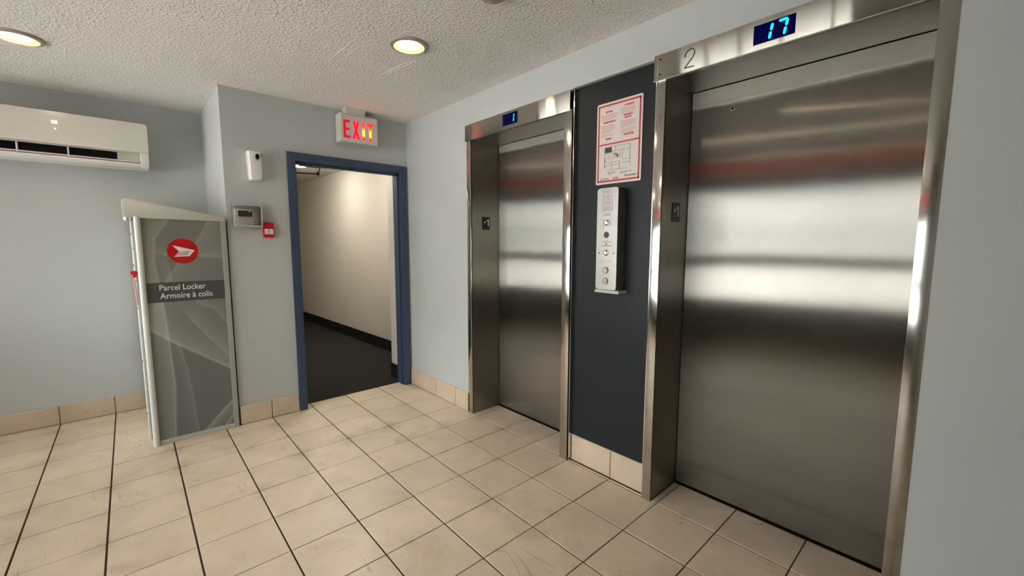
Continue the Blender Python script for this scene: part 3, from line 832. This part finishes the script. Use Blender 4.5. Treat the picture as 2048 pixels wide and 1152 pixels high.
# glossy front panel with rounded corners, slightly tilted out at the bottom
bm = bmesh.new(); prism(bm, rrect(AL-.01, AR+.005, 6.695, 7.395, .07), 'y', YF-.755, YF-.705)
fpn = link('front_panel', bm, M_gloss, ac)
link('outlet_shadow', B((AL+.1, -6.50, YF-.56, YF-.44, 6.50, 6.70)), M_black, ac)
link('outlet_block', B((-6.50, AR-.15, YF-.60, YF-.44, 6.47, 6.68)), M_cream, ac)
for x in (-8.84, -8.11, -7.33):
    link('air_vane', B((x-.012, x+.012, YF-.66, YF-.45, 6.45, 6.66)), M_white, ac)
link('louver', PR([(YF-.68, 6.455), (YF-.45, 6.52), (YF-.45, 6.535), (YF-.68, 6.475)], 'x', AL+.2, AR-.2), M_white, ac)
text('25', 'lit_temperature', 'S', -7.545, 7.13, YF-.755, .105, .07, M_ledw, ac, thick=.003, bold=.02)
bm = bmesh.new(); lathe(bm, [(.0005, -.004), (.016, -.004), (.016, 0)], (-7.49, YF-.755, 7.02), 'y', 12); link('status_light', bm, M_ledw, ac)

# ------------------------------------------------------------------ exit sign
xs_ = thing('exit_sign', 'white EXIT sign with red glowing letters hung from the ceiling above the doorway', 'exit sign', (-1.6, 3.25, 8.05))
SY = 3.10
link('sign_box', B((-2.115, -1.09, SY+.02, SY+.34, 7.155, 7.885), bevel=.012), M_cream, xs_)
face = link('sign_face', PR([(-2.10,7.165),(-1.095,7.165),(-1.095,7.885),(-2.10,7.885)], 'y', SY, SY+.03), M_paper, xs_)
link('top_rim', B((-2.10, -1.095, SY-.012, SY, 7.845, 7.865)), M_cream, xs_)
link('canopy', PR([(-1.96,8.05),(-1.92,7.88),(-1.46,7.88),(-1.40,8.05)], 'y', SY+.0, SY+.26), M_cream, xs_)
def letter_mat(name, z0, z1):
    m = nmat(name, (.35, .0, .0), .5)
    b = BS(m); gg = N(m, 'ShaderNodeNewGeometry'); s = N(m, 'ShaderNodeSeparateXYZ'); L(m, gg.outputs['Position'], s.inputs[0])
    mr = N(m, 'ShaderNodeMapRange'); mr.inputs[1].default_value = z0*F; mr.inputs[2].default_value = z1*F
    L(m, s.outputs['Z'], mr.inputs[0])
    return m, mr
def lamp_letter(name, col_, st):
    m = nmat(name, (.4, .0, .0), .5); BS(m).inputs['Emission Color'].default_value = (*col_, 1); BS(m).inputs['Emission Strength'].default_value = st; return m
ME = lamp_letter('exit_letter_dim', (.6, .0, .01), .35); MX = lamp_letter('exit_letter_lit', (1, .0, .01), 1.5)
def hot(name, z_hot):
    # lens over the bulb: glows orange-yellow at the lamp, red towards the ends
    m, mr = letter_mat(name, 7.27, 7.72)
    r = ramp(m, mr.outputs[0], [(0, (.9, 0, 0)), (.12, (1, .02, .0)), (.3, (1, .38, .02)), (.5, (1, .30, .01)), (.68, (1, .03, 0)), (1, (.95, 0, .01))])
    L(m, r.outputs[0], BS(m).inputs['Emission Color']); BS(m).inputs['Emission Strength'].default_value = 1.8
    return m
MI = hot('exit_letter_hot', 0)
sc_y0, sc_y1 = SY-.006, SY+.002
zt, zb = 7.715, 7.255
def LB(*q): return [(a, b, sc_y0, sc_y1, c, d) for a, b, c, d in q]
link('letter_e', B(*LB((-2.035,-1.975,zb,zt),(-1.975,-1.86,zt-.065,zt),(-1.975,-1.885,7.455,7.515),(-1.975,-1.86,zb,zb+.065))), ME, xs_)
bm = bmesh.new(); prism(bm, [(-1.79,zt),(-1.725,zt),(-1.70,7.56),(-1.665,zt),(-1.61,zt),(-1.665,7.485),(-1.60,zb),(-1.665,zb),(-1.695,7.40),(-1.73,zb),(-1.795,zb),(-1.73,7.485)], 'y', sc_y0, sc_y1)
link('letter_x', bm, MX, xs_)
link('letter_i', B(*LB((-1.525,-1.460,zb,zt))), MI, xs_)
link('letter_t', B(*LB((-1.395,-1.215,zt-.06,zt),(-1.335,-1.270,zb,zt-.06))), MI, xs_)

# ------------------------------------------------------------------ air freshener
af = thing('air_freshener', 'white air freshener dispenser on the wall left of the blue door frame', 'air freshener', (-4.07, 3.5, 5.95))
bm = bmesh.new(); rings = []
for z, hw, yf, cxx in ((5.955,.105,3.30,-4.075), (5.975,.125,3.27,-4.075), (6.06,.138,3.25,-4.075), (6.25,.140,3.255,-4.078), (6.42,.146,3.25,-4.080), (6.56,.150,3.245,-4.083), (6.615,.148,3.255,-4.085), (6.635,.138,3.28,-4.085)):
    pts = []
    for (x, y) in ((-hw,3.5), (-hw,3.40), (-hw,yf+.05), (-hw*.8,yf+.012), (-hw*.3,yf), (hw*.3,yf), (hw*.8,yf+.012), (hw,yf+.05), (hw,3.40), (hw,3.5)):
        pts.append(bm.verts.new((cxx+x, y, z)))
    rings.append(pts)
for a, b in zip(rings, rings[1:]):
    for i in range(len(a)): bm.faces.new((a[i], a[(i+1)%len(a)], b[(i+1)%len(a)], b[i]))
bm.faces.new(rings[0]); bm.faces.new(rings[-1][::-1])
link('case', bm, M_white, af, True)
bm = bmesh.new(); prism(bm, circ(-4.045, 6.49, .048, 24, .080), 'y', 3.234, 3.26); link('chrome_ring', bm, M_chrome, af)
bm = bmesh.new(); prism(bm, circ(-4.045, 6.503, .040, 24, .062), 'y', 3.229, 3.235); link('nozzle_opening', bm, M_black, af)
link('sensor_window', B((-3.975, -3.953, 3.242, 3.26, 6.50, 6.585)), M_greyink, af)

# ------------------------------------------------------------------ thermostat in a clear lock box
th = thing('thermostat', 'white wall thermostat with dark screen inside a clear cover', 'thermostat', (-4.33, 3.5, 4.9))
link('thermostat_body', B((-4.545, -4.155, 3.44, 3.5, 4.885, 5.275), bevel=.014), M_white, th)
link('screen', B((-4.475, -4.185, 3.434, 3.445, 5.095, 5.235)), M_lcd, th)
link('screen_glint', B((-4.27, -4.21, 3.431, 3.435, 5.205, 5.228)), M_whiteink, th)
lb = thing('lock_box', 'clear plastic lock box screwed over the thermostat', 'cover', (-4.28, 3.5, 4.86))
ox0, ox1, oz0, oz1 = -4.60, -3.99, 4.855, 5.375
bm = bmesh.new(); ringprism(bm, rrect(ox0, ox1, oz0, oz1, .03), rrect(ox0+.028, ox1-.028, oz0+.028, oz1-.028, .02), 'y', 3.325, 3.345)
link('box_rim', bm, M_acrylE, lb)
bm = bmesh.new(); ringprism(bm, rrect(ox0, ox1, oz0, oz1, .03), rrect(ox0+.008, ox1-.008, oz0+.008, oz1-.008, .024), 'y', 3.345, 3.49)
link('box_wall', bm, M_acryl, lb)
bm = bmesh.new(); ringprism(bm, rrect(ox0-.01, ox1+.01, oz0-.01, oz1+.01, .03), rrect(ox0+.03, ox1-.03, oz0+.03, oz1-.03, .02), 'y', 3.488, 3.5)
link('box_flange', bm, M_acrylE, lb)
link('box_front', B((ox0+.025, ox1-.025, 3.335, 3.345, oz0+.025, oz1-.025)), M_acryl, lb)
bm = bmesh.new(); lathe(bm, [(.001, -.035), (.022, -.035), (.024, 0)], (-4.27, 3.42, 4.84), 'y', 14); link('lock_barrel', bm, M_chrome, lb)
# red call point
rc = thing('fire_alarm_station', 'small red wall box with white label beside the lock box', 'fire alarm', (-3.86, 3.5, 4.6))
link('red_case', B((-3.975, -3.745, 3.37, 3.5, 4.605, 4.965), bevel=.01), M_red, rc)
lab = link('white_label', B((-3.955, -3.770, 3.362, 3.372, 4.685, 4.81)), M_whiteink, rc)
bm = bmesh.new(); prism(bm, [(-3.862,4.752),(-3.84,4.773),(-3.862,4.795),(-3.884,4.773)], 'y', 3.358, 3.362)
box(bm, -3.945, -3.90, 3.358, 3.362, 4.735, 4.745); box(bm, -3.825, -3.78, 3.358, 3.362, 4.735, 4.745); box(bm, -3.90, -3.83, 3.358, 3.362, 4.70, 4.71)
link('label_marks', bm, M_ink, rc)

# ------------------------------------------------------------------ ceiling lamps
def lamp(x, y, label, r=.34, dx=0):
    e = thing('ceiling_light', label, 'ceiling light', (x, y, ZC), 'round recessed ceiling lights')
    bm = bmesh.new(); lathe(bm, [(r, .0), (r, -.018), (r*.96, -.035), (r*.80, -.045), (r*.76, -.030), (r*.75, -.002)], (x, y, ZC), 'z', 40)
    link('trim_ring', bm, M_trimring, e, True)
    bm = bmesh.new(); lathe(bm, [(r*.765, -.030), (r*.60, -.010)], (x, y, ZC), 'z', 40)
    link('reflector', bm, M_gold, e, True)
    bm = bmesh.new(); lathe(bm, [(.001, -.020), (r*.4, -.020), (r*.62, -.010)], (x+dx, y, ZC), 'z', 40)
    link('lens', bm, M_lamp, e, True)
    return e
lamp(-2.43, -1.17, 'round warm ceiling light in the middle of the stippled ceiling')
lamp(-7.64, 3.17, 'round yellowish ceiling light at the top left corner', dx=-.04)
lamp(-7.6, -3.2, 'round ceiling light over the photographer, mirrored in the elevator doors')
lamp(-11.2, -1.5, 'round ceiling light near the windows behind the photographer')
# fitting whose edge just enters the frame at the top
sm = thing('smoke_detector', 'round beige ceiling fitting cut off by the top edge of the frame', 'smoke detector', (-2.30, -3.42, ZC))
bm = bmesh.new(); lathe(bm, [(.24, 0), (.24, -.03), (.20, -.05), (.17, -.09), (.10, -.11), (.001, -.11)], (-2.36, -3.46, ZC), 'z', 36); link('detector_case', bm, M_trimring, sm, True)
# corridor lamps
for x, y in ((-.98, 10.7), (-1.0, 6.2)):
    c = thing('corridor_light', 'bright globe light on the corridor ceiling seen past the door frame' if y > 8 else 'globe light on the corridor ceiling hidden above the doorway', 'ceiling light', (x, y, CZ))
    bm = bmesh.new(); lathe(bm, [(.42, 0), (.42, -.04), (.38, -.05)], (x, y, CZ), 'z', 28); link('lamp_base', bm, M_white, c, True)
    bm = bmesh.new(); lathe(bm, [(.38, -.04), (.34, -.13), (.22, -.20), (.001, -.22)], (x, y, CZ), 'z', 28); link('globe', bm, M_tube, c, True)

for o in bpy.data.objects:
    if o.name.split('.')[0] in ('heading_lines','text_lines','floor_plan','plan_blocks','legend_lines','legend_marks','key_lines','engraved_lines','label_marks','braille'):
        o['kind'] = 'stuff'
